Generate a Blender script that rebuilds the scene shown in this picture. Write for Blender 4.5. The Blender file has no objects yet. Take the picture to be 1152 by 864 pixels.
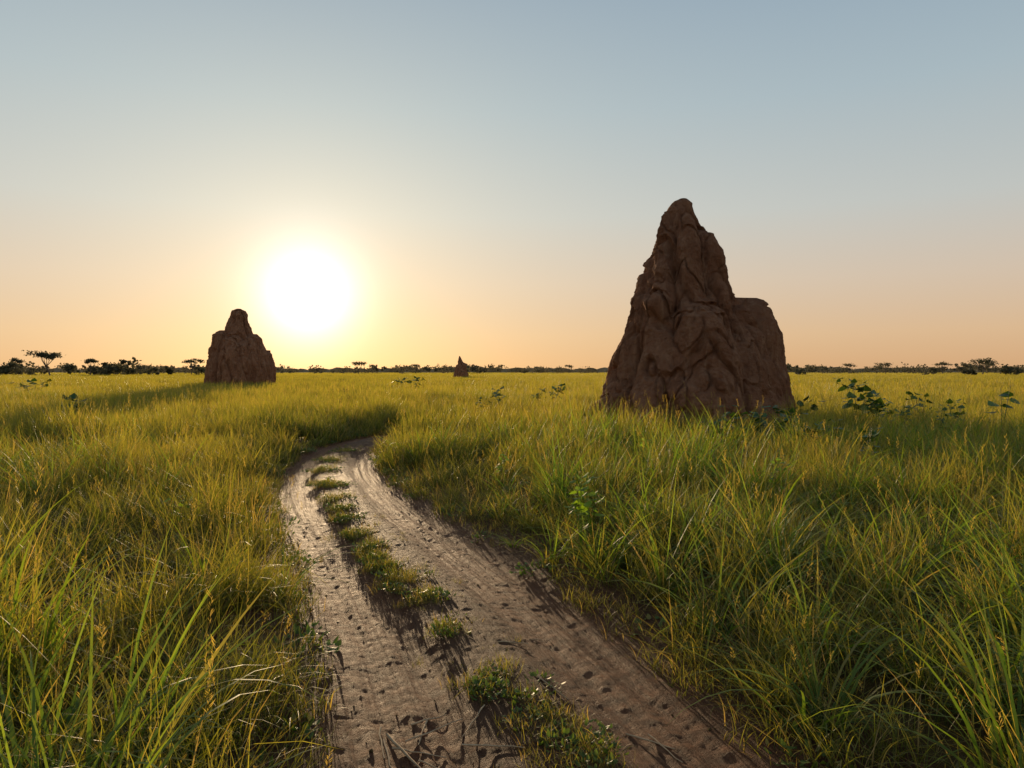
import bpy, math, random
import numpy as np
from mathutils import Vector
random.seed(7); rng=np.random.default_rng(11)
scene=bpy.context.scene
F=800.0; CAMH=2.0; HOR=418.0
def gx(px,d): return (px-576.0)/F*d
# ------------------------------------------------------------------ noise
def _h(ix,iy,iz,seed):
    n=(ix.astype(np.int64)*374761393+iy.astype(np.int64)*668265263+iz.astype(np.int64)*2147483647+seed*974634777)&0xffffffff
    n=((n^(n>>13))*1274126177)&0xffffffff
    n=((n^(n>>16))*2246822519)&0xffffffff
    n=n^(n>>15)
    return (n&0xffffff)/float(0xffffff)
def vn(x,y,z=None,seed=0):
    x=np.asarray(x,float); y=np.asarray(y,float)
    z=np.zeros_like(x) if z is None else np.asarray(z,float)
    ix=np.floor(x);iy=np.floor(y);iz=np.floor(z)
    fx=x-ix;fy=y-iy;fz=z-iz
    fx=fx*fx*(3-2*fx);fy=fy*fy*(3-2*fy);fz=fz*fz*(3-2*fz)
    r=0
    for a in (0,1):
        for b in (0,1):
            for c in (0,1):
                w=(fx if a else 1-fx)*(fy if b else 1-fy)*(fz if c else 1-fz)
                r=r+w*_h(ix+a,iy+b,iz+c,seed)
    return r*2-1
def fbm(x,y,z=None,o=4,seed=0):
    a=1.;s=0.;t=0.
    z=np.zeros_like(np.asarray(x,float)) if z is None else z
    f=1.
    for i in range(o):
        s=s+a*vn(np.asarray(x)*f+i*17.3,np.asarray(y)*f+i*5.1,np.asarray(z)*f+i*9.7,seed+i); t+=a; a*=.5; f*=2.03
    return s/t
def sstep(a,b,x):
    t=np.clip((x-a)/(b-a),0,1); return t*t*(3-2*t)
# ------------------------------------------------------------------ helpers
def new_mesh(name,verts,faces,mat=None,smooth=False,link=True):
    me=bpy.data.meshes.new(name)
    me.from_pydata([tuple(v) for v in verts],[],[tuple(f) for f in faces]); me.update()
    if smooth: me.polygons.foreach_set('use_smooth',[True]*len(me.polygons))
    ob=bpy.data.objects.new(name,me)
    if link: scene.collection.objects.link(ob)
    if mat: me.materials.append(mat)
    return ob
class NT:
    def __init__(s,tree): s.t=tree
    def n(s,typ,ins=None,**kw):
        nd=s.t.nodes.new(typ)
        for k,v in kw.items(): setattr(nd,k,v)
        if ins:
            for k,v in ins.items():
                sock=nd.inputs[k]
                if isinstance(v,bpy.types.NodeSocket): s.t.links.new(v,sock)
                else: sock.default_value=v
        return nd
    def math(s,op,a,b=0.0,clamp=False):
        nd=s.n('ShaderNodeMath',{0:a,1:b},operation=op); nd.use_clamp=clamp; return nd.outputs[0]
    def mix(s,f,a,b,bt='MIX'):
        nd=s.t.nodes.new('ShaderNodeMix'); nd.data_type='RGBA'; nd.blend_type=bt
        for i,v in ((0,f),(6,a),(7,b)):
            if isinstance(v,bpy.types.NodeSocket): s.t.links.new(v,nd.inputs[i])
            else: nd.inputs[i].default_value=v if i==0 else (v[0],v[1],v[2],1)
        return nd.outputs[2]
    def ramp(s,f,stops,interp='LINEAR'):
        nd=s.n('ShaderNodeValToRGB',{0:f}); cr=nd.color_ramp; cr.interpolation=interp
        while len(cr.elements)<len(stops): cr.elements.new(0.5)
        for e,(p,c) in zip(cr.elements,stops):
            e.position=p; e.color=(c[0],c[1],c[2],1) if hasattr(c,'__len__') else (c,c,c,1)
        return nd.outputs[0]
    def noise(s,vec,scale,detail=4,rough=.55,dist=0.):
        return s.n('ShaderNodeTexNoise',{'Vector':vec,'Scale':scale,'Detail':detail,'Roughness':rough,'Distortion':dist}).outputs[0]
def newmat(name):
    m=bpy.data.materials.new(name); m.use_nodes=True; m.node_tree.nodes.clear(); return m,NT(m.node_tree)

# ------------------------------------------------------------------ track centreline
ctrl=[(2.9,-14),(2.6,-8),(1.9,-3),(1.2,0),(0.72,2),(0.22,3.6),(-.46,5.7),(-1.66,8.8),(-2.68,11.3),(-3.65,14.3),(-4.2,17.2),(-4.2,20.2),(-3.5,22.6),(-1.8,24.8),(1,27.5),(5,31),(10,38),(14,50),(15,70)]
def catmull(P,step=0.06):
    P=[np.array(p,float) for p in P]; out=[]
    for i in range(len(P)-1):
        p0=P[max(i-1,0)];p1=P[i];p2=P[i+1];p3=P[min(i+2,len(P)-1)]
        n=max(2,int(np.linalg.norm(p2-p1)/step))
        for k in range(n):
            t=k/n
            out.append(.5*((2*p1)+(-p0+p2)*t+(2*p0-5*p1+4*p2-p3)*t*t+(-p0+3*p1-3*p2+p3)*t**3))
    return np.array(out)
CL=catmull(ctrl); CLc=CL[::3]
def tdist(x,y):
    x=np.asarray(x,float).ravel();y=np.asarray(y,float).ravel(); out=np.full(len(x),99.)
    near=np.where((np.abs(x)<45)&(y<80)&(y>-25))[0]
    for i in range(0,len(near),4000):
        s=near[i:i+4000]
        d2=(x[s][:,None]-CLc[None,:,0])**2+(y[s][:,None]-CLc[None,:,1])**2
        out[s]=np.sqrt(d2.min(1))
    return out
def halfw(y): return np.interp(y,[0,4,12,18,24],[1.28,1.25,1.14,1.0,.92])
def ground_z(x,y,d=None):
    if d is None: d=tdist(x,y)
    z=.10*sstep(1.3,2.6,d)+.07*fbm(x*.25,y*.25,seed=3,o=3)*sstep(1.5,3,d)
    return z-.16*(1-sstep(1.2,1.75,d))

# ------------------------------------------------------------------ materials
def soil_nodes(N,vec,uv=None):
    n1=N.noise(vec,1.3,5); n2=N.noise(vec,14,6,.65); n3=N.noise(vec,90,4,.7)
    c=N.mix(n1,(.15,.05,.021),(.28,.105,.044))
    c=N.mix(N.math('MULTIPLY',N.ramp(n2,[(.42,0.),(.7,1.)]),.65),c,(.40,.18,.085))
    c=N.mix(N.math('MULTIPLY',N.ramp(n3,[(.3,1.),(.45,0.)]),.8),c,(.05,.02,.01))
    return c,n1,n2,n3
m_track,N=newmat('track_dirt')
geo=N.n('ShaderNodeNewGeometry'); P=geo.outputs['Position']
c,n1,n2,n3=soil_nodes(N,P)
uv=N.n('ShaderNodeUVMap'); mp=N.n('ShaderNodeMapping',{'Vector':uv.outputs[0],'Scale':(9,.5,1)})
st=N.noise(mp.outputs[0],1.6,6,.6,.6)
mp2=N.n('ShaderNodeMapping',{'Vector':uv.outputs[0],'Scale':(34,2.2,1)}); st2=N.noise(mp2.outputs[0],1.2,6,.75,.5)
c=N.mix(N.math('MULTIPLY',N.ramp(st,[(.4,0.),(.62,1.)]),.5),c,(.46,.22,.105))
c=N.mix(N.math('MULTIPLY',N.ramp(st2,[(.36,1.),(.52,0.)]),.65),c,(.07,.025,.012))
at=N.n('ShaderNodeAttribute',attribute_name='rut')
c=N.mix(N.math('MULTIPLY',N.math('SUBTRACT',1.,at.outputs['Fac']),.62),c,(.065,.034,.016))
h=N.math('ADD',N.math('MULTIPLY',n2,1.6),N.math('MULTIPLY',n3,.9)); h=N.math('ADD',h,N.math('MULTIPLY',st,.8)); h=N.math('ADD',h,N.math('MULTIPLY',st2,1.4))
b=N.n('ShaderNodeBump',{'Height':h,'Strength':1.,'Distance':.05})
bs=N.n('ShaderNodeBsdfPrincipled',{'Base Color':c,'Roughness':N.math('ADD',.45,N.math('MULTIPLY',n2,.45)),'Specular IOR Level':.1,'Normal':b.outputs[0]})
N.n('ShaderNodeOutputMaterial',{'Surface':bs.outputs[0]})

m_ground,N=newmat('ground_soil_litter')
geo=N.n('ShaderNodeNewGeometry'); P=geo.outputs['Position']
c,n1,n2,n3=soil_nodes(N,P)
g=N.mix(n2,(.03,.04,.012),(.10,.10,.03))
ln=N.n('ShaderNodeVectorMath',{0:P},operation='LENGTH').outputs['Value']
far=N.ramp(N.math('DIVIDE',ln,200.),[(.1,.65),(1.,1.)])
g=N.mix(N.ramp(N.math('DIVIDE',ln,400.),[(.2,0.),(1.,1.)]),g,(.15,.14,.035))
c=N.mix(far,c,g)
b=N.n('ShaderNodeBump',{'Height':N.math('ADD',n2,n3),'Strength':.8,'Distance':.04})
bs=N.n('ShaderNodeBsdfPrincipled',{'Base Color':c,'Roughness':.95,'Specular IOR Level':.1,'Normal':b.outputs[0]})
N.n('ShaderNodeOutputMaterial',{'Surface':bs.outputs[0]})

m_mound,N=newmat('termite_clay')
geo=N.n('ShaderNodeNewGeometry'); P=geo.outputs['Position']
n1=N.noise(P,.8,5); n2=N.noise(P,4.5,7,.65); n3=N.noise(P,28,5,.7)
mp=N.n('ShaderNodeMapping',{'Vector':P,'Scale':(2.6,2.6,.4)}); n4=N.noise(mp.outputs[0],1.3,6,.6,.8)
c=N.mix(n1,(.24,.10,.048),(.38,.18,.097))
c=N.mix(N.math('MULTIPLY',N.ramp(n4,[(.45,0.),(.7,1.)]),.6),c,(.48,.265,.15))
c=N.mix(N.math('MULTIPLY',N.ramp(n2,[(.3,1.),(.5,0.)]),.6),c,(.14,.058,.03))
h=N.math('ADD',N.math('MULTIPLY',n2,1.1),N.math('MULTIPLY',n3,.55)); h=N.math('ADD',h,N.math('MULTIPLY',n4,.9))
b=N.n('ShaderNodeBump',{'Height':h,'Strength':1.,'Distance':.2})
bs=N.n('ShaderNodeBsdfPrincipled',{'Base Color':c,'Roughness':.95,'Specular IOR Level':.08,'Normal':b.outputs[0]})
N.n('ShaderNodeOutputMaterial',{'Surface':bs.outputs[0]})

def grass_mat(name,root,midc,tip,dry,alt,trans=.5,gain=.3,tm=(2.3,2.12,.62)):
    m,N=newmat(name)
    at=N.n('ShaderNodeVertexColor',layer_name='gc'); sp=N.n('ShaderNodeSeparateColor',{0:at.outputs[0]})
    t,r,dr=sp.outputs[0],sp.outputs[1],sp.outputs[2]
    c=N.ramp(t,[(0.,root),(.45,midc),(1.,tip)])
    geo=N.n('ShaderNodeNewGeometry'); P=geo.outputs['Position']
    pn=N.noise(P,.22,3); pn2=N.noise(P,1.1,2)
    f=N.math('MULTIPLY',N.ramp(pn,[(.38,0.),(.62,1.)]),.8)
    c=N.mix(N.math('MULTIPLY',f,t),c,alt)
    c=N.mix(N.math('MULTIPLY',N.ramp(r,[(.80,0.),(.9,1.)]),.65),c,(.20,.14,.055))
    v=N.math('ADD',.4,N.math('MULTIPLY',r,.7)); v=N.math('ADD',v,N.math('MULTIPLY',pn2,.6))
    c=N.mix(1.,c,N.n('ShaderNodeCombineColor',{0:v,1:v,2:v}).outputs[0],'MULTIPLY')
    c=N.mix(dr,c,dry)
    bs=N.n('ShaderNodeBsdfPrincipled',{'Base Color':c,'Roughness':.5,'Specular IOR Level':.25})
    ct=N.mix(1.,c,tm,'MULTIPLY')
    tr=N.n('ShaderNodeBsdfTranslucent',{'Color':ct})
    mx=N.n('ShaderNodeMixShader',{0:trans,1:bs.outputs[0],2:tr.outputs[0]})
    N.n('ShaderNodeOutputMaterial',{'Surface':mx.outputs[0]})
    return m
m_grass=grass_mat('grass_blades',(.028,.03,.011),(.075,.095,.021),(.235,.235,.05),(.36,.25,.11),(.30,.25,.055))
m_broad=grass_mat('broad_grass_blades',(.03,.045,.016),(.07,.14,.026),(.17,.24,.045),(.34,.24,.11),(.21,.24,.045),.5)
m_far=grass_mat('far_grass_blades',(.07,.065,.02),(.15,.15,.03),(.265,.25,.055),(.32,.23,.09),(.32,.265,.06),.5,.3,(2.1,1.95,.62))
m_leaf=grass_mat('weed_leaves',(.03,.05,.02),(.05,.10,.025),(.07,.13,.03),(.2,.15,.08),(.075,.12,.03),.25,.3,(1.3,1.4,.6))
m_leafb=grass_mat('bright_weed_leaves',(.05,.08,.02),(.13,.21,.035),(.19,.28,.045),(.2,.15,.08),(.19,.28,.045),.55,.3,(2.2,2.2,.6))
m_rosette=grass_mat('low_plant_leaves',(.04,.055,.02),(.08,.13,.025),(.13,.18,.04),(.2,.15,.08),(.15,.17,.035),.35,.3,(1.4,1.5,.6))
def tree_mat(nm,a,b_):
    m,N=newmat(nm)
    geo=N.n('ShaderNodeNewGeometry'); nn=N.noise(geo.outputs['Position'],.35,3)
    c=N.mix(nn,a,b_)
    bs=N.n('ShaderNodeBsdfPrincipled',{'Base Color':c,'Roughness':.8}); tr=N.n('ShaderNodeBsdfTranslucent',{'Color':c})
    mx=N.n('ShaderNodeMixShader',{0:.4,1:bs.outputs[0],2:tr.outputs[0]}); N.n('ShaderNodeOutputMaterial',{'Surface':mx.outputs[0]}); return m
m_tree=tree_mat('tree_foliage_hazed',(.06,.06,.03),(.13,.115,.055))  # brownish foliage colour imitates aerial haze; no real haze in the scene
m_tline=tree_mat('treeline_foliage_hazed',(.09,.08,.045),(.16,.135,.075))  # lighter brown: stronger distance haze painted into the foliage colour
m_bark,N=newmat('bark')
geo=N.n('ShaderNodeNewGeometry'); nn=N.noise(geo.outputs['Position'],3,4)
bs=N.n('ShaderNodeBsdfPrincipled',{'Base Color':N.mix(nn,(.07,.05,.035),(.16,.12,.09)),'Roughness':.9}); N.n('ShaderNodeOutputMaterial',{'Surface':bs.outputs[0]})
m_straw,N=newmat('dry_straw')
geo=N.n('ShaderNodeNewGeometry'); nn=N.noise(geo.outputs['Position'],25,3)
bs=N.n('ShaderNodeBsdfPrincipled',{'Base Color':N.mix(nn,(.34,.21,.11),(.68,.48,.28)),'Roughness':.8,'Specular IOR Level':.15}); N.n('ShaderNodeOutputMaterial',{'Surface':bs.outputs[0]})

# ------------------------------------------------------------------ ground sheet
def axis(a,b,s,lo,hi):
    c=list(np.arange(a,b+1e-6,s)); st=s; x=b
    while x<hi: st*=1.25; x+=st; c.append(x)
    st=s; x=a; pre=[]
    while x>lo: st*=1.25; x-=st; pre.append(x)
    return np.array(pre[::-1]+c)
ax=axis(-16,16,.25,-4000,4000); ay=axis(-14,42,.25,-1500,6000)
X,Y=np.meshgrid(ax,ay); D=tdist(X,Y).reshape(X.shape); Z=ground_z(X,Y,D)
nx,ny=len(ax),len(ay)
V=np.stack([X.ravel(),Y.ravel(),Z.ravel()],1)
i=np.arange(nx*ny).reshape(ny,nx)
Fq=np.stack([i[:-1,:-1].ravel(),i[:-1,1:].ravel(),i[1:,1:].ravel(),i[1:,:-1].ravel()],1)
new_mesh('ground',V.tolist(),Fq.tolist(),m_ground,True)

# ------------------------------------------------------------------ dirt track
T=np.gradient(CL,axis=0); T/=np.linalg.norm(T,axis=1)[:,None]; Nn=np.stack([T[:,1],-T[:,0]],1)
sel=np.where((CL[:,1]>-6)&(CL[:,1]<38))[0]
tt=[]
for k in sel[:-1]:
    tt.append(k)
    if 2<CL[k,1]<10: tt.append(k+.33); tt.append(k+.67)
tt=np.array(tt); ks=np.arange(len(CL))
cx=np.interp(tt,ks,CL[:,0]); cy=np.interp(tt,ks,CL[:,1]); nxx=np.interp(tt,ks,Nn[:,0]); nyy=np.interp(tt,ks,Nn[:,1])
seg=np.concatenate([[0],np.cumsum(np.hypot(np.diff(cx),np.diff(cy)))])
U=np.linspace(-1.9,1.9,190)
XX=cx[:,None]+nxx[:,None]*U; YY=cy[:,None]+nyy[:,None]*U; S=seg[:,None]+U*0; UU=U[None,:]+S*0
wob=.09*fbm(S*.5,S*0+3,seed=21,o=3)
ru=np.abs(UU+wob)
rut=np.exp(-((ru-.70)/.38)**4)
edge=sstep(1.15,1.8,np.abs(UU)+.12*fbm(XX*1.5,YY*1.5,seed=5))
z=-.065*rut+.02*(1-rut)
z+=.016*fbm(XX*1.3,YY*1.3,seed=31)
z+=.030*fbm(UU*7,S*.3,seed=8,o=3)*rut
z+=.016*fbm(UU*20,S*.7,seed=18,o=2)*rut
z+=.0075*fbm(XX*13,YY*13,seed=9,o=4)
z+=.010*np.clip(fbm(XX*22,YY*22,seed=19,o=2)-.3,0,1)
z+=.0016*np.sin(S*2*math.pi/.08+np.abs(ru-.70)*22)*sstep(.2,.1,np.abs(ru-.70))*sstep(.1,.5,fbm(XX*.8,YY*.8,seed=13))
z+=edge*.05; z-=.12*sstep(1.74,1.9,np.abs(UU))
nr,ncn=XX.shape
V=np.stack([XX.ravel(),YY.ravel(),z.ravel()],1); i=np.arange(nr*ncn).reshape(nr,ncn)
Fq=np.stack([i[:-1,:-1].ravel(),i[:-1,1:].ravel(),i[1:,1:].ravel(),i[1:,:-1].ravel()],1)
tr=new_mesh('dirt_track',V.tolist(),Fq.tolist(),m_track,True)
me=tr.data
uvl=me.uv_layers.new(name='UVMap'); li=np.empty(len(me.loops),dtype=np.int32); me.loops.foreach_get('vertex_index',li)
uvs=np.stack([UU.ravel()[li],S.ravel()[li]],1); uvl.data.foreach_set('uv',uvs.ravel())
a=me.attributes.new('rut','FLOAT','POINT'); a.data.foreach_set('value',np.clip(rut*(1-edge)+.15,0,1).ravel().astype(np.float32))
if me.polygons[0].normal.z<0: me.flip_normals()
TRK=np.stack([XX.ravel(),YY.ravel()],1)[::3]; TRZ=z.ravel()[::3]
def track_z(x,y):
    return float(TRZ[np.argmin((TRK[:,0]-x)**2+(TRK[:,1]-y)**2)])

# ------------------------------------------------------------------ termite mounds
def mound(name,x0,y0,sc,pxc,pybase,cols,nth,nz,amp,seed,hor=HOR,push=1.3,soft=.5):
    conv=[]
    for j,c in enumerate(cols):
        arr=np.array([((px-pxc)*sc,dep*(push if j else 1),CAMH+(hor-py)*sc,r) for px,dep,py,r in c]); arr=arr[np.argsort(arr[:,2])]; conv.append(arr)
    ztop=conv[0][-1,2]
    u=np.linspace(0,1,nz); zs=-.4+(ztop+.4)*(1-(1-u)**1.25)
    th=np.linspace(0,2*math.pi,nth,endpoint=False); ct,st=np.cos(th),np.sin(th)
    R=np.zeros((nz,nth)); AX=np.interp(zs,conv[0][:,2],conv[0][:,0]); AY=np.interp(zs,conv[0][:,2],conv[0][:,1])
    for k,zv in enumerate(zs):
        tw=.08*fbm(ct*1.3+5,st*1.3,np.full(nth,zv*.5),o=3,seed=seed)
        c2,s2=np.cos(th+tw),np.sin(th+tw)
        vals=[]
        for j,cc in enumerate(conv):
            if zv>cc[-1,2] : continue
            cxx=np.interp(zv,cc[:,2],cc[:,0])-AX[k]; cyy=np.interp(zv,cc[:,2],cc[:,1])-AY[k]; rr=np.interp(zv,cc[:,2],cc[:,3])
            if j==0: cxx=cyy=0; rr*=.92
            dt=cxx*c2+cyy*s2; cr=cxx*s2-cyy*c2; disc=rr*rr-cr*cr
            v=np.where(disc>=0,dt+np.sqrt(np.maximum(disc,0)),dt-2.2*np.sqrt(np.maximum(-disc,0)))
            vals.append(v)
        A=np.stack(vals); kk=1/(soft*amp)
        mxv=A.max(0); R[k]=mxv+(np.log(np.exp((A-mxv)*kk).sum(0)))/kk*.6
    TH=th[None,:]+0*zs[:,None]; ZZ=zs[:,None]+0*th[None,:]
    px_=R*np.cos(TH);py_=R*np.sin(TH)
    f=1.0/amp*.1
    fade=np.clip(R/ (7*amp),.12,1)
    d=fbm(px_*.9*f,py_*.9*f,ZZ*.5*f,o=3,seed=seed+3)*amp*2.9
    g1=np.abs(fbm(px_*1.15*f+.2*ZZ,py_*1.15*f,ZZ*.15*f,o=2,seed=seed+7)); d-=np.clip(.15-g1,0,1)/.15*amp*2.4
    g2=np.abs(fbm(px_*2.6*f,py_*2.6*f,ZZ*.40*f,o=2,seed=seed+8)); d-=np.clip(.12-g2,0,1)/.12*amp*1.1
    d+=fbm(px_*2.8*f,py_*2.8*f,ZZ*1.4*f,o=4,seed=seed+11)*amp*1.0
    lb=fbm(px_*1.7*f,py_*1.7*f,ZZ*1.3*f,o=2,seed=seed+31); d+=np.clip(lb-.08,0,1)*amp*1.7
    d+=fbm(px_*13*f,py_*13*f,ZZ*11*f,o=3,seed=seed+15)*amp*.38
    R=np.maximum(R+d*fade,.02)
    XX=AX[:,None]+R*np.cos(TH); YY=AY[:,None]+R*np.sin(TH)
    ZZ=ZZ+fade*amp*.45*fbm(px_*2*f,py_*2*f,ZZ*2*f,o=3,seed=seed+21)*(ZZ>0)
    V=np.stack([XX.ravel(),YY.ravel(),ZZ.ravel()],1).tolist(); i=np.arange(nz*nth).reshape(nz,nth); ir=np.roll(i,-1,1)
    Fq=np.stack([i[:-1].ravel(),ir[:-1].ravel(),ir[1:].ravel(),i[1:].ravel()],1).tolist()
    V.append([AX[-1],AY[-1],ztop+.02]); Fq+= [[i[-1,k],ir[-1,k],len(V)-1] for k in range(nth)]
    ob=new_mesh(name,V,Fq,m_mound,True); ob.location=(x0,y0,0); return ob
D1=24.0; s1=D1/F
colsA=[
 [(767,0,225,.16),(767,0,230,.36),(765,0,240,.54),(767,0,262,.80),(768,0,285,1.0),(768,0,300,1.18),(768,0,325,1.45),(770,0,345,1.75),(773,0,380,2.15),(775,0,430,2.5),(775,0,470,2.9),(775,0,500,3.3)],
 [(745,-.1,240,.07),(746,-.15,246,.16),(748,-.3,262,.25),(745,-.5,290,.4),(738,-.7,320,.5),(730,-1.1,345,.6),(728,-1.2,360,.5)],
 [(766,-.35,244,.1),(766,-.5,255,.25),(765,-.75,285,.36),(764,-1.0,315,.45),(765,-1.25,350,.5)],
 [(784,-.3,258,.1),(786,-.4,268,.3),(789,-.6,290,.42),(793,-.8,320,.5),(800,-1.1,350,.55)],
 [(740,.1,286,.1),(737,.1,298,.32),(731,.0,320,.5),(727,-.2,350,.66),(724,-.3,400,.85),(716,-.4,440,1.1),(700,-.5,475,1.4)],
 [(715,-.6,330,.08),(714,-.6,340,.3),(712,-.7,370,.5),(708,-.8,410,.58),(700,-1.0,440,.7),(682,-1.1,475,1.0)],
 [(700,-.3,420,.15),(696,-.4,435,.4),(684,-.5,455,.62),(672,-.5,480,.8)],
 [(846,.1,335,.04),(846,.05,338,.18),(846,.0,342,.33),(847,-.1,350,.46),(849,-.2,362,.6),(851,-.3,380,.7),(853,-.3,400,.74),(856,-.4,440,.82),(861,-.4,475,.95)],
 [(826,-.75,346,.05),(826,-.85,354,.28),(829,-1.05,375,.44),(834,-1.25,410,.56),(840,-1.45,475,.68)],
 [(776,-1.0,336,.15),(775,-1.2,345,.55),(773,-1.45,362,.92),(770,-1.7,400,1.1),(766,-2.1,440,1.2),(762,-2.3,475,1.35)],
 [(742,-1.0,352,.15),(739,-1.2,362,.42),(735,-1.45,390,.62),(725,-1.8,430,.78),(712,-2.1,475,.95)],
 [(806,-1.1,350,.15),(806,-1.2,360,.42),(808,-1.5,390,.58),(812,-1.8,430,.68),(818,-2.1,475,.85)],
 [(812,-.2,318,.04),(811,-.3,326,.18),(813,-.4,340,.36),(820,-.5,400,.8)],
 [(862,.2,370,.06),(864,.2,382,.3),(867,.15,400,.46),(869,.1,425,.44),(871,.1,450,.5),(877,.1,480,.65)],
 [(780,.6,262,.1),(784,.8,300,.5),(790,1.2,350,.8),(795,1.5,420,1.1),(800,1.9,480,1.3)],
 [(750,.6,280,.1),(742,.8,320,.5),(735,1.0,380,.9),(725,1.5,440,1.1),(715,1.8,480,1.2)],
 [(832,.8,366,.15),(836,1.0,400,.7),(845,1.3,480,1.0)],
]
X1=gx(775,D1)
mound('termite_mound',X1,D1,s1,775,470,colsA,760,640,.105,5)
D2=80.; s2=D2/F
colsB=[
 [(269,0,347.5,.25),(269,0,350,.75),(269,0,355,1.0),(269,0,365,1.35),(269,0,378,1.75),(270,0,388,2.1),(272,0,400,2.6),(273,0,440,3.2)],
 [(253,-.5,372,.3),(253,-.6,377,.8),(252,-.8,392,1.0),(249,-1,410,1.05),(246,-1.2,440,1.15)],
 [(288,-.3,376,.3),(287,-.5,381,.9),(289,-.8,395,1.2),(292,-1,410,1.4),(296,-1.2,440,1.5)],
 [(268,-1.0,374,.3),(269,-1.3,382,.9),(270,-1.9,400,1.2),(272,-2.3,440,1.5)],
 [(280,-1.2,384,.3),(281,-1.5,390,.8),(283,-2,410,1.0),(284,-2.3,440,1.1)],
 [(301,.4,394,.2),(300,.3,399,.6),(300,.2,410,.8),(302,0,440,1.0)],
 [(245,.3,388,.2),(246,.3,394,.6),(245,.2,440,.9)],
]
mound('termite_mound',gx(273,D2),D2,s2,273,440,colsB,320,300,.12,40,push=1.2)
D3=160.; s3=D3/F
colsC=[[(517,0,400.5,.12),(517.3,0,403,.35),(518,0,408,.75),(519,0,412,1.0),(519,0,418,1.5),(519,0,432,2.1)],
 [(522,-.4,408,.1),(523,-.5,411,.5),(524,-.6,432,.9)],[(515,-.4,410,.2),(514,-.5,414,.5),(513,-.6,432,.8)]]
mound('termite_mound',gx(519,D3),D3,s3,519,430,colsC,120,120,.1,70,push=1.)
MOUNDS=[(X1,D1,3.0),(gx(273,D2),D2,3.3),(gx(519,D3),D3,2)]

# ------------------------------------------------------------------ grass tufts
def grass_tuft(name,n,rad,L0,L1,w0,w1,lean,droop,mat,segs=5,seed_heads=0,dryfrac=.05,cone=False):
    V=[];Fc=[];C=[]
    for b in range(n):
        rr=rad*math.sqrt(random.random())*(.9 if cone else 1); az0=random.random()*2*math.pi
        bx,by=rr*math.cos(az0),rr*math.sin(az0)
        az=az0+random.gauss(0,.7) if cone else random.random()*2*math.pi
        L=random.uniform(L0,L1); w=random.uniform(w0,w1); ln=abs(random.gauss(0,lean))+ (.12 if cone else 0); dr=random.uniform(*droop)
        head = b<seed_heads
        if head: L*=1.18; w*=.4; dr*=.4
        wa=az+math.pi/2+random.gauss(0,.6); wx,wy=math.cos(wa),math.sin(wa)
        r=random.random(); dry=1. if random.random()<dryfrac else 0.
        base=len(V); x=bx;y=by;z=-.04; ang=ln
        for s in range(segs+1):
            t=s/segs; ww=w*.5*min(1,(.55+1.6*t))*(1-t**2.2)
            if s<segs:
                V.append((x-wx*ww,y-wy*ww,z));V.append((x+wx*ww,y+wy*ww,z)); C+= [(t,r,dry)]*2
            else:
                V.append((x,y,z)); C.append((t,r,dry))
            ang2=ang+dr*t*1.6
            st=L/segs
            x+=math.cos(az)*math.sin(ang2)*st; y+=math.sin(az)*math.sin(ang2)*st; z+=math.cos(ang2)*st
        for s in range(segs-1):
            a=base+2*s; Fc.append((a,a+1,a+3,a+2))
        a=base+2*(segs-1); Fc.append((a,a+1,a+2))
        if head:
            tx,ty,tz=V[-1]
            for q in range(12):
                zz=tz-.12*q/12; o=random.random()*6.28; l=random.uniform(.012,.03)
                k=len(V); V+= [(tx,ty,zz),(tx+math.cos(o)*l*.5+.002,ty+math.sin(o)*l*.5+.004,zz+l*.5+.004),(tx+math.cos(o)*l,ty+math.sin(o)*l,zz+l*1.3)]
                Fc.append((k,k+1,k+2)); C+= [(1,r,.8)]*3
    ob=new_mesh(name,V,Fc,mat,True,link=False)
    ca=ob.data.color_attributes.new('gc','FLOAT_COLOR','POINT')
    ca.data.foreach_set('color',np.array([(a,b,c,1) for a,b,c in C],dtype=np.float32).ravel())
    return ob
def leaf_mesh(V,Fc,C,p,az,tilt,size,r,wid=.42,dry=0.):
    d=np.array([math.cos(az)*math.cos(tilt),math.sin(az)*math.cos(tilt),math.sin(tilt)]); sd=np.array([-math.sin(az),math.cos(az),0]); up=np.cross(d,sd)*-1
    prof=[(0,.02),(.18,.75),(.45,1.),(.75,.62),(1.,.0)]
    k=len(V)
    for t,w in prof:
        c=p+d*size*t-up*size*.18*t*t; e=sd*size*wid*w; 
        V.append(tuple(c-e+up*size*.08*w));V.append(tuple(c));V.append(tuple(c+e+up*size*.08*w)); C.extend([(.3+.6*t,r,dry)]*3)
    for s in range(len(prof)-1):
        a=k+3*s; Fc.append((a,a+1,a+4,a+3)); Fc.append((a+1,a+2,a+5,a+4))
def rosette(name,n,rad,ls,h):
    V=[];Fc=[];C=[]
    for q in range(n):
        a=random.random()*6.28; rr=rad*math.sqrt(random.random()); p=np.array([rr*math.cos(a),rr*math.sin(a),h*random.random()*(1-.5*rr/rad)])
        leaf_mesh(V,Fc,C,p,a+random.gauss(0,1),random.uniform(-.1,.9),ls*random.uniform(.6,1.3),random.random(),random.uniform(.2,.4))
    ob=new_mesh(name,V,Fc,m_rosette,True,link=False)
    ca=ob.data.color_attributes.new('gc','FLOAT_COLOR','POINT'); ca.data.foreach_set('color',np.array([(a,b,c,1) for a,b,c in C],dtype=np.float32).ravel())
    return ob
def mkcol(name,obs):
    c=bpy.data.collections.new(name)
    for o in obs: c.objects.link(o)
    return c
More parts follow.
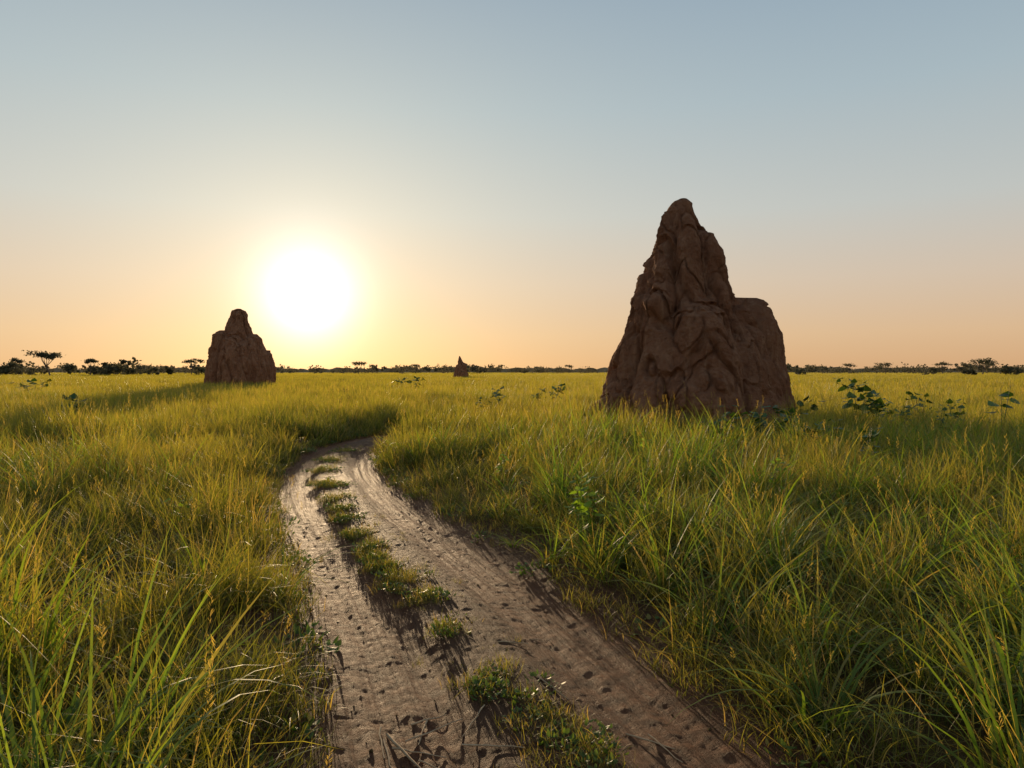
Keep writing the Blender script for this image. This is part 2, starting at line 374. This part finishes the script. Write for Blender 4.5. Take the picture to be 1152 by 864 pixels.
def scatter(name,col,pts,rot,scl,realize=False):
    n=len(pts); print(name,n)
    me=bpy.data.meshes.new(name); me.vertices.add(n); me.vertices.foreach_set('co',np.asarray(pts,dtype=np.float32).ravel())
    for nm,arr in (('rot',rot),('scl',scl)):
        a=me.attributes.new(nm,'FLOAT_VECTOR','POINT'); a.data.foreach_set('vector',np.asarray(arr,dtype=np.float32).ravel())
    a=me.attributes.new('idx','INT','POINT'); a.data.foreach_set('value',rng.integers(0,len(col.objects),n).astype(np.int32))
    ob=bpy.data.objects.new(name,me); scene.collection.objects.link(ob)
    g=bpy.data.node_groups.new(name+'_scatter','GeometryNodeTree')
    g.interface.new_socket('Geometry',in_out='INPUT',socket_type='NodeSocketGeometry'); g.interface.new_socket('Geometry',in_out='OUTPUT',socket_type='NodeSocketGeometry')
    gi=g.nodes.new('NodeGroupInput'); go=g.nodes.new('NodeGroupOutput'); ip=g.nodes.new('GeometryNodeInstanceOnPoints')
    ci=g.nodes.new('GeometryNodeCollectionInfo'); ci.inputs['Collection'].default_value=col; ci.inputs['Separate Children'].default_value=True; ci.inputs['Reset Children'].default_value=True
    def na(nm,dt):
        x=g.nodes.new('GeometryNodeInputNamedAttribute'); x.data_type=dt; x.inputs['Name'].default_value=nm
        return [o for o in x.outputs if o.enabled and o.name=='Attribute'][0]
    e=g.nodes.new('FunctionNodeEulerToRotation')
    L=g.links.new
    L(na('rot','FLOAT_VECTOR'),e.inputs[0]); L(e.outputs[0],ip.inputs['Rotation']); L(na('scl','FLOAT_VECTOR'),ip.inputs['Scale']); L(na('idx','INT'),ip.inputs['Instance Index'])
    ip.inputs['Pick Instance'].default_value=True
    L(gi.outputs[0],ip.inputs['Points']); L(ci.outputs[0],ip.inputs['Instance'])
    if realize:
        rz=g.nodes.new('GeometryNodeRealizeInstances'); L(ip.outputs[0],rz.inputs[0]); L(rz.outputs[0],go.inputs[0])
    else: L(ip.outputs[0],go.inputs[0])
    md=ob.modifiers.new('scatter','NODES'); md.node_group=g
    return ob
def region(dens,ymin,ymax,slope=.8,marg=4.,xlim=None):
    W=slope*ymax+marg; n=int(dens*2*W*(ymax-ymin))
    x=rng.uniform(-W,W,n); y=rng.uniform(ymin,ymax,n)
    k=np.abs(x)<slope*np.maximum(y,0)+marg
    return x[k],y[k]
def inmound(x,y,f=1.):
    m=np.zeros(len(x),bool)
    for mx_,my_,r in MOUNDS: m|=((x-mx_)**2+(y-my_)**2)<(r*f)**2
    return m
def hfield(x,y):
    return 1.0+.36*fbm(x*.33,y*.33,seed=50,o=3)+.62*fbm(x*.95,y*.95,seed=51,o=2)
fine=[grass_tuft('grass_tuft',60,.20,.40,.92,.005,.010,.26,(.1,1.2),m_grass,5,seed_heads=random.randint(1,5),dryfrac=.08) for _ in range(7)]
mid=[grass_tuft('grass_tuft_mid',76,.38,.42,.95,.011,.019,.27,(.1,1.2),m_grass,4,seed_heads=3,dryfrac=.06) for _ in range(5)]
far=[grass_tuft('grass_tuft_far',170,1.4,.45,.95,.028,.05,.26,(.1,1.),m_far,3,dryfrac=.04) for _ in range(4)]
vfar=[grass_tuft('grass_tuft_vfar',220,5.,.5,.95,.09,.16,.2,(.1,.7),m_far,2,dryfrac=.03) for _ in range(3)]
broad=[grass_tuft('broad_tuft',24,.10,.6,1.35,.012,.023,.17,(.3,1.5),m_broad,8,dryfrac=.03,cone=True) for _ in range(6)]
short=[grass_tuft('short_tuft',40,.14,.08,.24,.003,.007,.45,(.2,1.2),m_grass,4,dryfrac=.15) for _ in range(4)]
ros=[rosette('rosette',45,.17,.05,.10) for _ in range(4)]
cf,cm,cfa,cv,cb,cs,cr_=[mkcol(n,o) for n,o in (('grass_fine_src',fine),('grass_mid_src',mid),('grass_far_src',far),('grass_vfar_src',vfar),('grass_broad_src',broad),('grass_short_src',short),('rosette_src',ros))]
def jitter(n,s,tilt=.08,zs=None):
    rot=np.stack([rng.normal(0,tilt,n),rng.normal(0,tilt,n),rng.uniform(0,6.283,n)],1)
    if np.isscalar(s): s=np.full(n,s)
    hz=s if zs is None else zs
    return rot,np.stack([s,s,hz],1)
def place(x,y,base,lo=.5,edge=.02,ramp=.55,tilt=.08,hv=1.):
    d=tdist(x,y); e=d-halfw(y)-.2*fbm(x*1.1,y*1.1,seed=60,o=3)
    k=(e>edge)&~inmound(x,y,.97); x,y,d,e=x[k],y[k],d[k],e[k]
    hs=(1+(hfield(x,y)-1)*hv)*base*(lo+(1-lo)*sstep(0,ramp,e))*rng.uniform(.72,1.22,len(x))
    z=ground_z(x,y,d); z=np.where(d<1.8,np.maximum(z,-.0),z)
    rot,_=jitter(len(x),1.,tilt); s=np.stack([.65+.35*hs,.65+.35*hs,hs],1)
    return np.stack([x,y,z],1),rot,s
x,y=region(11.5,0,13,.78,2.); k=rng.random(len(x))<.75+.5*fbm(x*1.5,y*1.5,seed=52,o=2); p,r,s=place(x[k],y[k],.97,tilt=.13); scatter('meadow_grass',cf,p,r,s,True)
x,y=region(4.4,13,45,.78,3.); p,r,s=place(x,y,.95,lo=.5,tilt=.12); scatter('meadow_grass',cm,p,r,s)
x,y=region(.36,45,250,.78,6.); p,r,s=place(x,y,.97,hv=.8,tilt=.03); scatter('meadow_grass',cfa,p,r,s)
x,y=region(.03,250,800,.8,10.); p,r,s=place(x,y,.95,hv=.4,tilt=.01); scatter('meadow_grass',cv,p,r,s)
# broad long blades
x,y=region(3.8,1.6,17,.82,1.5)
m=fbm(x*.5,y*.5,seed=77,o=2)+np.where(x>0,.35,-.12)+np.where((x<-1.6)&(y<5),.5,0.)+np.where((x>2.2)&(y<8),.4,0)
k=m>.02; ex=[-1.75,-1.95,-2.3,-1.55,-1.4,-2.0,-1.65,-1.85,2.7,3.1,3.4,2.5,3.9,3.0,2.2,3.6,2.9,3.3]; ey=[2.55,2.9,3.2,2.3,2.2,2.5,2.7,3.4,3.9,4.3,4.8,3.4,5.2,3.7,3.1,4.2,3.5,3.9]
xb=np.concatenate([x[k],ex]); yb=np.concatenate([y[k],ey])
p,r,s=place(xb,yb,.97,lo=.6,edge=.1,ramp=.6,tilt=.12); s[-len(ex):]*=1.12; scatter('broad_blade_grass',cb,p,r,s,True)
# short grass at the track margins
x,y=region(50,0,26,.6,2.); d=tdist(x,y); e=d-halfw(y); k=(e>-.12+.12*fbm(x*2,y*2,seed=91))&(e<.5); x,y=x[k],y[k]; z=np.maximum(ground_z(x,y),-.01)
k=rng.random(len(x))<.75; x,y,z=x[k],y[k],z[k]
rot,sc=jitter(len(x),rng.uniform(.6,1.3,len(x)),.15); scatter('verge_grass',cs,np.stack([x,y,z],1),rot,sc)
x,y=region(14,0,22,.6,2.); d=tdist(x,y); e=d-halfw(y); k=(e>-.15)&(e<.6)&(fbm(x*1.2,y*1.2,seed=95,o=2)>-.05); x,y=x[k],y[k]
z=np.maximum(ground_z(x,y),-.02); rot,sc=jitter(len(x),rng.uniform(.6,1.3,len(x)),.12); scatter('verge_weeds',cr_,np.stack([x,y,z],1),rot,sc)
# centre-strip clumps
cl=[(505,713,44),(560,772,66),(478,675,44),(448,655,44),(430,640,36),(414,618,36),(400,603,34),(388,585,26),(376,562,32),(366,545,30),(368,530,30),(374,518,24),(390,508,20),(615,820,66),(655,852,72),(590,792,26),(375,548,26),(384,574,26),(425,629,30)]
px=[];ps=[];qx=[];qs=[]
for (a,b_,w) in cl:
    dd=1600./(b_-HOR); X0=gx(a,dd); wm=w/F*dd
    n=max(3,int(24*wm/.3))
    for q in range(n):
        ox=random.gauss(0,wm*.27); oy=random.gauss(0,wm*.38); px.append((X0+ox,dd+oy,.005)); ps.append(random.uniform(.35,.8))
    for q in range(max(2,n//3)):
        qx.append((X0+random.gauss(0,wm*.27),dd+random.gauss(0,wm*.36),.0)); qs.append(random.uniform(.4,.8))
for q in range(1500):
    k=random.randrange(len(CL)); 
    if not(2<CL[k,1]<26): continue
    if float(vn(np.array([CL[k,1]*2.2]),np.array([.5]),seed=44)[0])<-.3: continue
    o=random.gauss(-.02,.16); px.append((CL[k,0]+Nn[k,0]*o,CL[k,1]+Nn[k,1]*o,.0)); ps.append(random.uniform(.2,.6))
rot,sc=jitter(len(px),np.array(ps),.2); scatter('track_strip_grass',cs,px,rot,sc)
rot,sc=jitter(len(qx),np.array(qs),.15); scatter('track_strip_weeds',cr_,qx,rot,sc)

# ------------------------------------------------------------------ leafy weeds
def tubev(V,Fc,C,pts,r0,r1,sides=5,col=(.2,.5,0)):
    k0=len(V); n=len(pts)
    for i_,p in enumerate(pts):
        t=i_/(n-1); r=r0+(r1-r0)*t; a=pts[min(i_+1,n-1)]-pts[max(i_-1,0)]; a=a/(np.linalg.norm(a)+1e-9)
        u=np.cross(a,[0.3,1,.1]); u/=np.linalg.norm(u); v=np.cross(a,u)
        for s in range(sides):
            o=2*math.pi*s/sides; V.append(tuple(p+(u*math.cos(o)+v*math.sin(o))*r)); C.append(col)
    for i_ in range(n-1):
        for s in range(sides):
            a=k0+i_*sides+s; b=k0+i_*sides+(s+1)%sides; Fc.append((a,b,b+sides,a+sides))
def weed(px_,pyt,d,ls,spread=.3,nst=3,nl=9,mat=None):
    H=CAMH-(pyt-HOR)/F*d; V=[];Fc=[];C=[]
    for s in range(nst):
        a=random.random()*6.28; hh=H*random.uniform(.8,1.) ; sp=spread*random.uniform(.3,1)
        pts=[np.array([math.cos(a)*sp*t**1.6,math.sin(a)*sp*t**1.6,hh*t]) for t in np.linspace(0,1,8)]
        tubev(V,Fc,C,pts,.004+ls*.03,.0015+ls*.01)
        for q in range(nl):
            t=random.uniform(.55,1.); p=np.array([math.cos(a)*sp*t**1.6,math.sin(a)*sp*t**1.6,hh*t]); la=q*2.4+random.gauss(0,.4)
            pe=p+np.array([math.cos(la),math.sin(la),.5])*ls*.35
            tubev(V,Fc,C,[p,pe],.002,.0015,3); leaf_mesh(V,Fc,C,pe,la,random.uniform(-.9,.6),ls*random.uniform(.6,1.15),random.random()*.75,random.uniform(.34,.48))
    ob=new_mesh('leafy_weed',V,Fc,mat or m_leaf,True)
    ca=ob.data.color_attributes.new('gc','FLOAT_COLOR','POINT'); ca.data.foreach_set('color',np.array([(a,b,c,1) for a,b,c in C],dtype=np.float32).ravel())
    ob.location=(gx(px_,d),d,0.05); ob.rotation_euler[2]=random.random()*6
for w in [(668,530,7.2,.12,.2,4,9,m_leafb),(655,552,7.0,.10,.15,3,8,m_leafb),(845,458,16,.2,.9,7,8),(800,466,15,.18,.6,5,8),(880,462,16,.2,.6,5,7),(908,476,14,.18,.3,4,7),(975,478,12,.16,.2,4,6),(966,434,22,.36,.7,5,8),(990,446,22,.32,.6,5,8),(905,444,22,.28,.4,3,6),(1128,424,18,.34,.25,2,4),(1035,441,21,.26,.3,3,5),(1055,456,16,.14,.3,3,6),(622,432,34,.36,.6,4,6),(606,438,34,.3,.5,3,5),(78,447,25,.3,.35,3,7),(40,430,48,.5,1.2,5,7),(465,425,60,.5,1.,3,6),(448,426,60,.45,.9,3,5),(935,472,15,.16,.3,4,6),(1015,456,20,.22,.4,4,6),(955,425,40,.35,.7,3,6),(540,448,24,.16,.4,3,6),(720,495,12,.1,.3,3,6,m_leafb),(560,510,11,.08,.2,3,6,m_leafb),(870,510,9,.09,.2,3,6,m_leafb),(200,560,8,.08,.2,3,6,m_leafb),(560,438,30,.25,.5,3,6),(1075,450,20,.22,.4,3,6)]:
    weed(*w)

# ------------------------------------------------------------------ twigs + clods on the track
V=[];Fc=[];C=[]
def groundpt(px_,py_): dd=1600./(py_-HOR); return np.array([gx(px_,dd),dd,0.])
for (a,b_,c_,d_,r) in [(435,818,478,862,.010),(462,808,500,796,.007),(430,822,440,858,.007),(440,832,500,845,.006),(520,842,590,848,.006),(480,800,470,830,.006),(705,815,760,835,.006),(560,728,595,726,.005),(730,818,770,850,.005),(600,765,640,790,.005),(455,826,520,808,.006),(545,800,520,830,.005),(425,812,432,846,.007),(470,850,500,862,.006)]:
    p=groundpt(a,b_);q=groundpt(c_,d_); pts=[p+(q-p)*t+np.array([random.gauss(0,.003),random.gauss(0,.005),0]) for t in np.linspace(0,1,6)]
    zt=[track_z(w_[0],w_[1]) for w_ in pts]; za,zb=max(zt[0],zt[2]),max(zt[-1],zt[3])
    for n_,w_ in enumerate(pts): w_[2]=max(za+(zb-za)*n_/5,zt[n_])+r*.8
    tubev(V,Fc,C,pts,r,r*.5)
for q in range(420):
    k=random.randrange(len(CL))
    if not(2.5<CL[k,1]<11): continue
    o=random.choice([-1,1])*random.gauss(.8,.4); p=np.array([CL[k,0]+Nn[k,0]*o,CL[k,1]+Nn[k,1]*o,0.]); p[2]=track_z(p[0],p[1])+.005; a=random.random()*6.28; l=random.uniform(.03,.16)
    tubev(V,Fc,C,[p,p+np.array([math.cos(a)*l*.5,math.sin(a)*l*.5,.008]),p+np.array([math.cos(a)*l,math.sin(a+.2)*l,.0])],.0026,.001,4)
new_mesh('dry_twigs',V,Fc,m_straw,True)
V=[];Fc=[]
ico=[(0,0,1),(.89,0,.45),(.28,.85,.45),(-.72,.53,.45),(-.72,-.53,.45),(.28,-.85,.45),(.72,.53,-.45),(-.28,.85,-.45),(-.89,0,-.45),(-.28,-.85,-.45),(.72,-.53,-.45),(0,0,-1)]
icf=[(0,1,2),(0,2,3),(0,3,4),(0,4,5),(0,5,1),(1,6,2),(2,7,3),(3,8,4),(4,9,5),(5,10,1),(6,7,2),(7,8,3),(8,9,4),(9,10,5),(10,6,1),(11,7,6),(11,8,7),(11,9,8),(11,10,9),(11,6,10)]
for q in range(4200):
    k=random.randrange(len(CL))
    if not(2.5<CL[k,1]<12): continue
    o=random.uniform(-1.35,1.35); ss=random.uniform(.003,.007) if random.random()<.93 else random.uniform(.008,.017)
    xx_,yy_=CL[k,0]+Nn[k,0]*o,CL[k,1]+Nn[k,1]*o; zz=track_z(xx_,yy_)
    k0=len(V); V+=[(xx_+v[0]*ss*random.uniform(.7,1.3),yy_+v[1]*ss*random.uniform(.7,1.3),zz+v[2]*ss*.8+.001) for v in ico]; Fc+=[(k0+a,k0+b_,k0+c_) for a,b_,c_ in icf]
new_mesh('soil_clods',V,Fc,m_ground,False)

# ------------------------------------------------------------------ trees
def quads(V,Fc,ctr,size):
    n=np.array([random.gauss(0,1) for _ in range(3)]); n/=np.linalg.norm(n); u=np.cross(n,[.2,.9,.3]); u/=np.linalg.norm(u); v=np.cross(n,u); k=len(V)
    for a,b_ in ((-1,-.6),(.8,-1),(1,.7),(-.6,1)): V.append(tuple(ctr+u*a*size*.5+v*b_*size*.5))
    Fc.append((k,k+1,k+2,k+3))
def acacia(px_,pytop,d,wpx,lean=0.,nl=1100):
    H=CAMH+(HOR-pytop)/F*d; W=wpx/F*d; x0=gx(px_,d)
    emp=bpy.data.objects.new('acacia_tree',None); scene.collection.objects.link(emp); emp.location=(x0,d,0)
    V=[];Fc=[];C=[]
    fork=H*.42; f0=np.array([lean*W*.15,0,fork])
    tubev(V,Fc,C,[np.array([0,0,-.2]),np.array([lean*W*.05,0,fork*.5]),f0],H*.035,H*.024,7)
    tips=[]
    for q in range(7):
        a=q*.9+random.random()*.4; rr=W*random.uniform(.15,.42); tip=f0+np.array([math.cos(a)*rr,math.sin(a)*rr,H*random.uniform(.34,.5)]); m_=f0+(tip-f0)*.5+np.array([math.cos(a),math.sin(a),.3])*W*.03
        tubev(V,Fc,C,[f0,m_,tip],H*.016,H*.005,5); tips.append(tip)
    t=new_mesh('trunk_and_limbs',V,Fc,m_bark,True); t.parent=emp
    V=[];Fc=[]
    cl_=[(tp,W*random.uniform(.12,.2)) for tp in tips]+[(np.array([lean*W*.1+random.gauss(0,W*.18),random.gauss(0,W*.18),H*random.uniform(.78,.97)]),W*random.uniform(.1,.18)) for _ in range(8)]
    for q in range(nl):
        c_,r_=random.choice(cl_); dv=np.array([random.gauss(0,.5),random.gauss(0,.5),random.gauss(0,.26)])*r_; quads(V,Fc,c_+dv,H*random.uniform(.03,.07))
    t=new_mesh('crown',V,Fc,m_tree); t.parent=emp
acacia(57,396,230,34,-1,900); acacia(18,403,260,16,.5,600); acacia(215,403,300,20,.6,600); acacia(403,407.5,380,20,0,700); acacia(1105,404,300,34,.5,900); acacia(102,403.5,260,16,0,700); acacia(996,408.5,400,18,0,600); acacia(468,410,430,14,0,500); acacia(955,409,430,16,0,500); acacia(640,410.5,430,13,0,400); acacia(1060,407.5,380,18,0,600)
V=[];Fc=[]
def bush(px_,pytop,d,wpx,n=110):
    H=CAMH+(HOR-pytop)/F*d; W=wpx/F*d; x0=gx(px_,d)
    bl=[(random.gauss(0,.25)*W,random.gauss(0,.25)*W,H*random.uniform(.3,.8),W*random.uniform(.15,.3)) for _ in range(6)]
    for q in range(n):
        bx,by,bz,br=random.choice(bl); z_=bz+random.gauss(0,.4)*min(br,H*.35)
        quads(V,Fc,np.array([x0+bx+random.gauss(0,.5)*br,d+by+random.gauss(0,.5)*br,min(max(z_,.2),H)]),H*random.uniform(.08,.17))
for q in range(44):
    a=random.choice([random.uniform(-30,160),random.uniform(95,160),random.uniform(-20,40)]); bush(a,random.uniform(406,414),random.uniform(230,300),random.uniform(8,16))
for a,b_,w in [(145,403,24),(120,406,20),(12,407,20),(78,409,18),(190,411,12),(228,411,14),(170,412,12),(1125,410,18),(1090,410,16),(1145,411,16),(900,412,14),(1050,412,14)]: bush(a,b_,250,w,260)
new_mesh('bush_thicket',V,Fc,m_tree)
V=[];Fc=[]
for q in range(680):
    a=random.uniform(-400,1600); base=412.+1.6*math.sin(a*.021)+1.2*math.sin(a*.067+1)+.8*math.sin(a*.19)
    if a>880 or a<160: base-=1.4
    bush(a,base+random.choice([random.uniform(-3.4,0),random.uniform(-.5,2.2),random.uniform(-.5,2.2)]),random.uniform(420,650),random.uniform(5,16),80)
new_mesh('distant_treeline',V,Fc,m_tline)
V=[];Fc=[]
xs=np.linspace(-3500,3500,900)
for q,xv in enumerate(xs):
    hh=8.5+4.*float(fbm(np.array([xv*.01]),np.array([1.]),o=4,seed=33)[0])+2.5*float(vn(np.array([xv*.12]),np.array([2.]),seed=9)[0]); V+=[(xv,1400,-1),(xv,1400+5*math.sin(q),hh),(xv,1430,hh*.9),(xv,1460,-1)]
for q in range(len(xs)-1):
    for s in range(3): a=4*q+s; Fc.append((a,a+4,a+5,a+1))
m_hz,N=newmat('far_woodland_hazed'); geo=N.n('ShaderNodeNewGeometry'); nn=N.noise(geo.outputs['Position'],.08,4)
bs=N.n('ShaderNodeBsdfDiffuse',{'Color':N.mix(nn,(.24,.18,.11),(.32,.25,.16))}); N.n('ShaderNodeOutputMaterial',{'Surface':bs.outputs[0]})  # pale brown base colour stands in for haze over the woodland
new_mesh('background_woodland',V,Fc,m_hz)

# ------------------------------------------------------------------ sky, sun, camera
sv=Vector((-.286,1.,.1075)).normalized(); elev=math.asin(sv.z); azm=math.atan2(sv.x,sv.y)
w=bpy.data.worlds.new('World'); scene.world=w; w.use_nodes=True; w.node_tree.nodes.clear(); N=NT(w.node_tree)
tc=N.n('ShaderNodeTexCoord'); dirv=N.n('ShaderNodeVectorMath',{0:tc.outputs['Generated']},operation='NORMALIZE').outputs[0]
sky=N.n('ShaderNodeTexSky',sky_type='NISHITA'); sky.sun_disc=False; sky.sun_elevation=elev; sky.sun_rotation=azm; sky.dust_density=1.0; sky.ozone_density=1.5; sky.altitude=500
zz=N.n('ShaderNodeSeparateXYZ',{0:dirv}).outputs[2]
grad=N.ramp(zz,[(0.,(.66,.38,.195)),(.05,(.71,.47,.28)),(.12,(.66,.53,.41)),(.21,(.54,.56,.535)),(.34,(.395,.49,.54)),(.47,(.285,.39,.485)),(1.,(.09,.16,.29))])
dt=N.n('ShaderNodeVectorMath',{0:dirv,1:tuple(sv)},operation='DOT_PRODUCT').outputs['Value']
ang=N.math('ARCCOSINE',N.math('MINIMUM',dt,.999999))
def g(sig,p=2.): return N.math('EXPONENT',N.math('MULTIPLY',N.math('POWER',N.math('DIVIDE',ang,math.radians(sig)),p),-1.))
def colmul(f,c): 
    return N.n('ShaderNodeVectorMath',{0:(c[0],c[1],c[2]),3:f},operation='SCALE').outputs[0]
def add(a,b_): return N.n('ShaderNodeVectorMath',{0:a,1:b_},operation='ADD').outputs[0]
tot=add(N.n('ShaderNodeVectorMath',{0:grad,3:.92},operation='SCALE').outputs[0],N.n('ShaderNodeVectorMath',{0:sky.outputs[0],3:.008},operation='SCALE').outputs[0])
tot=add(tot,colmul(g(2.9,1.55),(1.2,1.15,1.25)))
tot=add(tot,colmul(g(9.5,1.15),(.33,.25,.12)))
tot=add(tot,colmul(g(30.,1.5),(.14,.105,.045)))
bg=N.n('ShaderNodeBackground',{'Color':tot,'Strength':1.}); N.n('ShaderNodeOutputWorld',{'Surface':bg.outputs[0]})
sun=bpy.data.lights.new('sun','SUN'); sun.energy=5; sun.angle=math.radians(.6); sun.color=(1,.72,.42)
so=bpy.data.objects.new('sun',sun); scene.collection.objects.link(so); so.rotation_euler=(-sv).to_track_quat('-Z','Y').to_euler(); so.location=(-10,40,20)
cam=bpy.data.cameras.new('camera'); cam.sensor_width=36; cam.lens=25; cam.clip_end=10000; cam.clip_start=.05
co=bpy.data.objects.new('camera',cam); scene.collection.objects.link(co); co.location=(0,0,CAMH); co.rotation_euler=(math.radians(90)-math.atan(14/F),0,0)
scene.camera=co
scene.view_settings.view_transform='Standard'; scene.view_settings.look='None'; scene.view_settings.exposure=0
